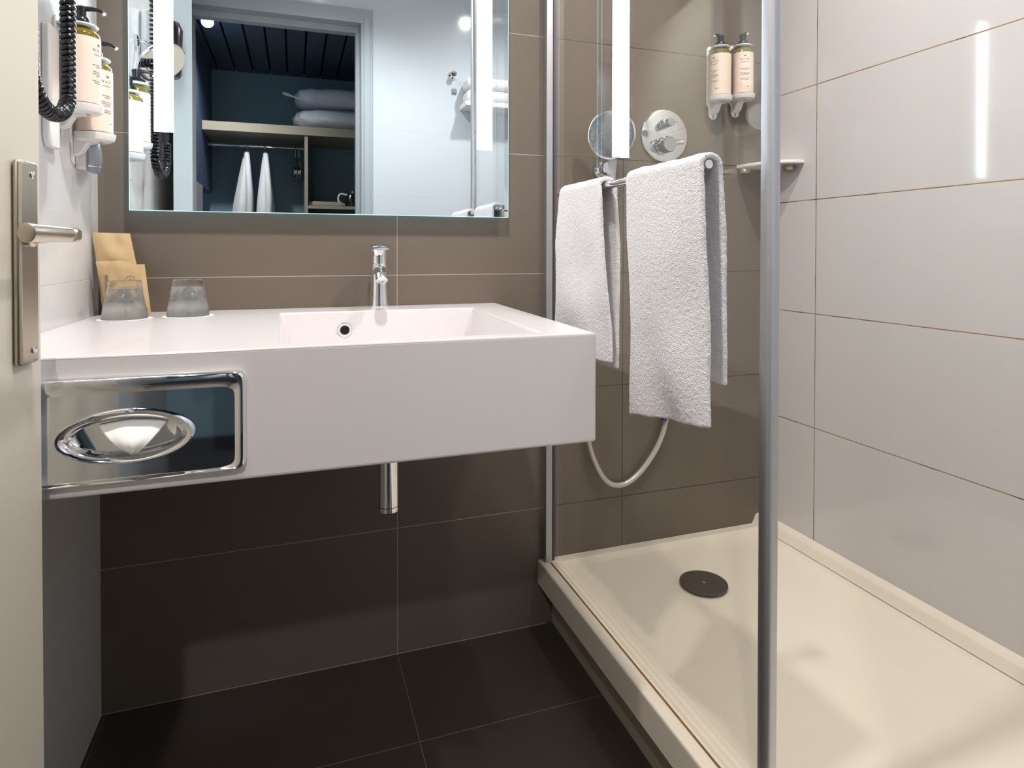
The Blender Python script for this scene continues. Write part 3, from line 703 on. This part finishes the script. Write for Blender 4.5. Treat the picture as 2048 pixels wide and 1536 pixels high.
# ------------------------------------------------------------------ wall behind the camera: hook and shelf (seen in the mirror)
hk = thing('robe_hook', 'small round chrome robe hook on the tiled wall seen in mirror', 'hook', (.700, YW, 1.785))
P0(link('hook_base', lathe([(.020, 0), (.021, .003), (.018, .008), (.008, .012), (.008, .03), (.013, .034), (.013, .040), (0, .042)], (.700, YW, 1.785), (0, 1, 0), 28), M_chrome), hk)
o = link('wall_plate', box(.698, .720, YW, YW+.008, 1.702, 1.726), M_grey, bev=.002)
tag(o, 'tiny grey square plate below the robe hook seen in the mirror', 'wall plate')
sh = thing('wall_ledge', 'long white ledge on the wall opposite the mirror, seen reflected', 'shelf', (1.0, YW, 1.64))
P0(link('ledge_board', box(.735, 1.28, YW, YW+.12, 1.625, 1.648), M_plast, bev=.004), sh)
for i, z in enumerate((1.648, 1.705)):
    o = link('folded_towel', box(.745, 1.10, YW+.006, YW+.115, z+.001, z+.056), M_towel, bev=.022, seg=5)
    o['group'] = 'folded towels on the ledge'
    tag(o, ('lower', 'upper')[i]+' folded white towel on the ledge reflected in the mirror', 'towel', 'folded towels on the ledge')

# recessed downlights
def downlight(x, y, z, M, label):
    t = thing('ceiling_downlight', label, 'ceiling light', (x, y, z), 'recessed downlights')
    P0(link('trim_ring', lathe([(.036, 0), (.036, -.004), (.046, -.003), (.047, 0)], (x, y, z), n=36, cap=(False, False)), M_alu), t)
    P0(link('lens', lathe([(0, -.001), (.0355, -.001), (.0355, -.0004), (0, -.0004)], (x, y, z), n=36), M), t)
downlight(.12, .68, CEIL, M_lampd, 'recessed round ceiling downlight above the washbasin')
downlight(.95, .74, CEIL, M_lampd, 'recessed round ceiling downlight above the shower tray')
downlight(-.433, -.754, 2.2, M_halllamp, 'recessed downlight in the dark hallway ceiling, lit, seen in the mirror')

# ------------------------------------------------------------------ hallway and closet behind (seen in the mirror)
HL, HR, HB = -.532, 1.25, -1.80
struct(link('floor_hallway', box(HL-T, HR+T, HB-T, YB, -T, 0), M_carpet, smooth=False))
struct(link('wall_hallway_end', box(HL-T, HR+T, HB-T, HB, 0, 2.3), M_hall, smooth=False))
bm = box(HL-T, HL, HB, YB, 1.36, 2.3); struct(link('wall_hallway_left', bm, M_fab, smooth=False))
struct(link('trim_2', box(HL-T, HL+.004, -1.298, YB, 0, 1.36), M_wains, smooth=False))
struct(link('wall_hallway_right', box(HR, HR+T, HB, YB, 0, 2.3), M_hall, smooth=False))
struct(link('wall_hallway_front', box(HL-T, DX0, YB-.006, YB, 0, 2.3), M_hall, smooth=False))
struct(link('wall_hallway_front', box(DX1, HR+T, YB-.006, YB, 0, 2.3), M_hall, smooth=False))
bm = box(HL-T, HR+T, HB-T, YB, 2.225, 2.3, mi=1)
x = -.600
while x < HR:
    box(max(x+.006, HL), min(x+.105, HR), HB, YB, 2.2, 2.226, bm); x += .111
struct(link('ceiling_hallway', bm, [M_slat, M_void], smooth=False))
cl = thing('wardrobe', 'open hallway wardrobe with greige top shelf, reflected in the mirror', 'wardrobe', (.2, -1.5, 0))
P0(link('top_shelf', box(HL+.001, .92, HB+.001, -1.30, 1.702, 1.758), M_wood, bev=.002), cl)
P0(link('divider', box(.062, .082, HB+.002, -1.31, .02, 1.701), M_wood), cl)
P0(link('side_panel', box(.90, .92, HB+.002, -1.31, 0, 1.701), M_wood), cl)
P0(link('low_shelf', box(.083, .899, HB+.002, -1.31, 1.236, 1.256), M_wood), cl)
P0(link('hanging_rail', tube([(HL+.001, -1.50, 1.645), (.062, -1.50, 1.645)], .0095, 16), M_chrome), cl)
# pillows wrapped in plastic
def blob(c, hx, hy, hz, seed, n1=40, n2=20, e=.55):
    bm = bmesh.new(); R = []
    for j in range(n2+1):
        ph_ = -PI/2+PI*j/n2; r = []
        for i in range(n1):
            th_ = 2*PI*i/n1
            f = lambda v, k: math.copysign(abs(v)**k, v)
            p = Vector((hx*f(math.cos(th_), e)*f(math.cos(ph_), .7), hy*f(math.sin(th_), e)*f(math.cos(ph_), .7), hz*f(math.sin(ph_), .8)))
            p *= 1+.09*noise.noise(p*13+Vector((seed, 0, 0)))+.05*noise.noise(p*34+Vector((0, seed, 0)))
            r.append(Vector(c)+p)
        R.append(r)
    rings_(bm, R); bmesh.ops.remove_doubles(bm, verts=bm.verts, dist=.0005); return bm
for i, (z, hx) in enumerate(((1.835, .27), (1.977, .26))):
    o = link('wrapped_pillow', blob((0, 0, 0), hx, .20, .068, i*7), M_bag); o.location = (.265, -1.535, z)
    tag(o, ('lower', 'upper')[i]+' plastic-wrapped white pillow stacked on the wardrobe top shelf, reflected', 'pillow', 'wrapped pillows on the wardrobe shelf')
bm = bmesh.new(); lathe([(.004, 0), (.016, .012), (.022, .03), (.012, .07), (.02, .10), (.03, .13)], (-.075, -1.40, 1.985), (1, -.1, -.25), 16, bm, sy=.5)
o = link('plastic_tail', bm, M_bag); tp = bpy.data.objects['wrapped_pillow.001']; o.parent = tp; o.matrix_parent_inverse = Matrix.Translation(tp.location).inverted()
# robes
def robe(x, label, w, seed, lean=.045):
    t = thing('bathrobe', label, 'bathrobe', (x, -1.5, 1.645), 'bathrobes on the wardrobe rail')
    R = []; n = 40
    for k in range(26):
        v = k/25; z = 1.605-v*1.0; sc_ = min(1, .16+v*2.2)**.8
        R.append([(x-lean*v+w*sc_*math.cos(a)*(1+.10*math.sin(5*a+seed+v*3)), -1.5+(.20*sc_)*math.sin(a), z+.05*math.cos(a)*v*0) for a in [2*PI*i/n for i in range(n)]])
    bm = bmesh.new(); rings_(bm, R); P0(link('robe_cloth', bm, M_robe, angle=60), t)
    P0(link('hanger_hook', tube(smooth_path([(x, -1.5, 1.60), (x, -1.5, 1.632), (x, -1.488, 1.645), (x, -1.5, 1.659), (x, -1.512, 1.647)], 5), .0022, 8), M_chrome), t)
    P0(link('lapel', tube(smooth_path([(x+.004, -1.5+.06, 1.59), (x+.018, -1.5+.15, 1.46), (x+.03, -1.5+.205, 1.28), (x+.02, -1.5+.21, 1.0)], 6), .016, 10), M_robe), t)
robe(-.292, 'white bathrobe hanging on the wardrobe rail, left of the two, reflected', .062, 0, .055)
robe(-.180, 'white bathrobe hanging on the wardrobe rail, right of the two, reflected', .058, 2, .008)
hg = thing('clip_hanger', 'black clip hangers bunched at the wardrobe divider, reflected in mirror', 'hanger', (.02, -1.5, 1.645))
for dx in (-.012, .012):
    P0(link('hanger_bar', tube(smooth_path([(.018+dx, -1.69, 1.49), (.018+dx, -1.6, 1.545), (.018+dx, -1.5, 1.575), (.018+dx, -1.4, 1.545), (.018+dx, -1.31, 1.49)], 5), .010, 10), M_black), hg)
    P0(link('hanger_hook', tube(smooth_path([(.018+dx, -1.5, 1.57), (.018+dx, -1.5, 1.632), (.018+dx, -1.488, 1.645), (.018+dx, -1.5, 1.659)], 5), .0022, 8), M_chrome), hg)
    for y in (-1.36, -1.62): P0(link('clip', box(.008+dx, .028+dx, y-.02, y+.02, 1.455, 1.50), M_chrome, bev=.003), hg)
o = link('folded_towel', box(.083+.005, .30, -1.56, -1.34, 1.257, 1.285), M_wood, bev=.005); o.name = 'folder'
tag(o, 'flat greige folder lying on the low wardrobe shelf, reflected', 'folder')
kt = thing('kettle', 'small chrome-topped kettle on the low wardrobe shelf, reflected in mirror', 'kettle', (.37, -1.45, 1.257))
P0(link('kettle_body', lathe([(0, 0), (.05, 0), (.052, .01), (.046, .06), (.036, .085)], (.37, -1.45, 1.257)), M_black), kt)
P0(link('kettle_lid', lathe([(.036, .085), (.03, .095), (.008, .10), (.008, .112), (0, .113)], (.37, -1.45, 1.257)), M_chrome), kt)
P0(link('kettle_handle', tube(smooth_path([(.34, -1.45, 1.34), (.29, -1.45, 1.345), (.28, -1.45, 1.30), (.325, -1.45, 1.27)], 5), .006, 10), M_plast), kt)
bpy.context.view_layer.update()
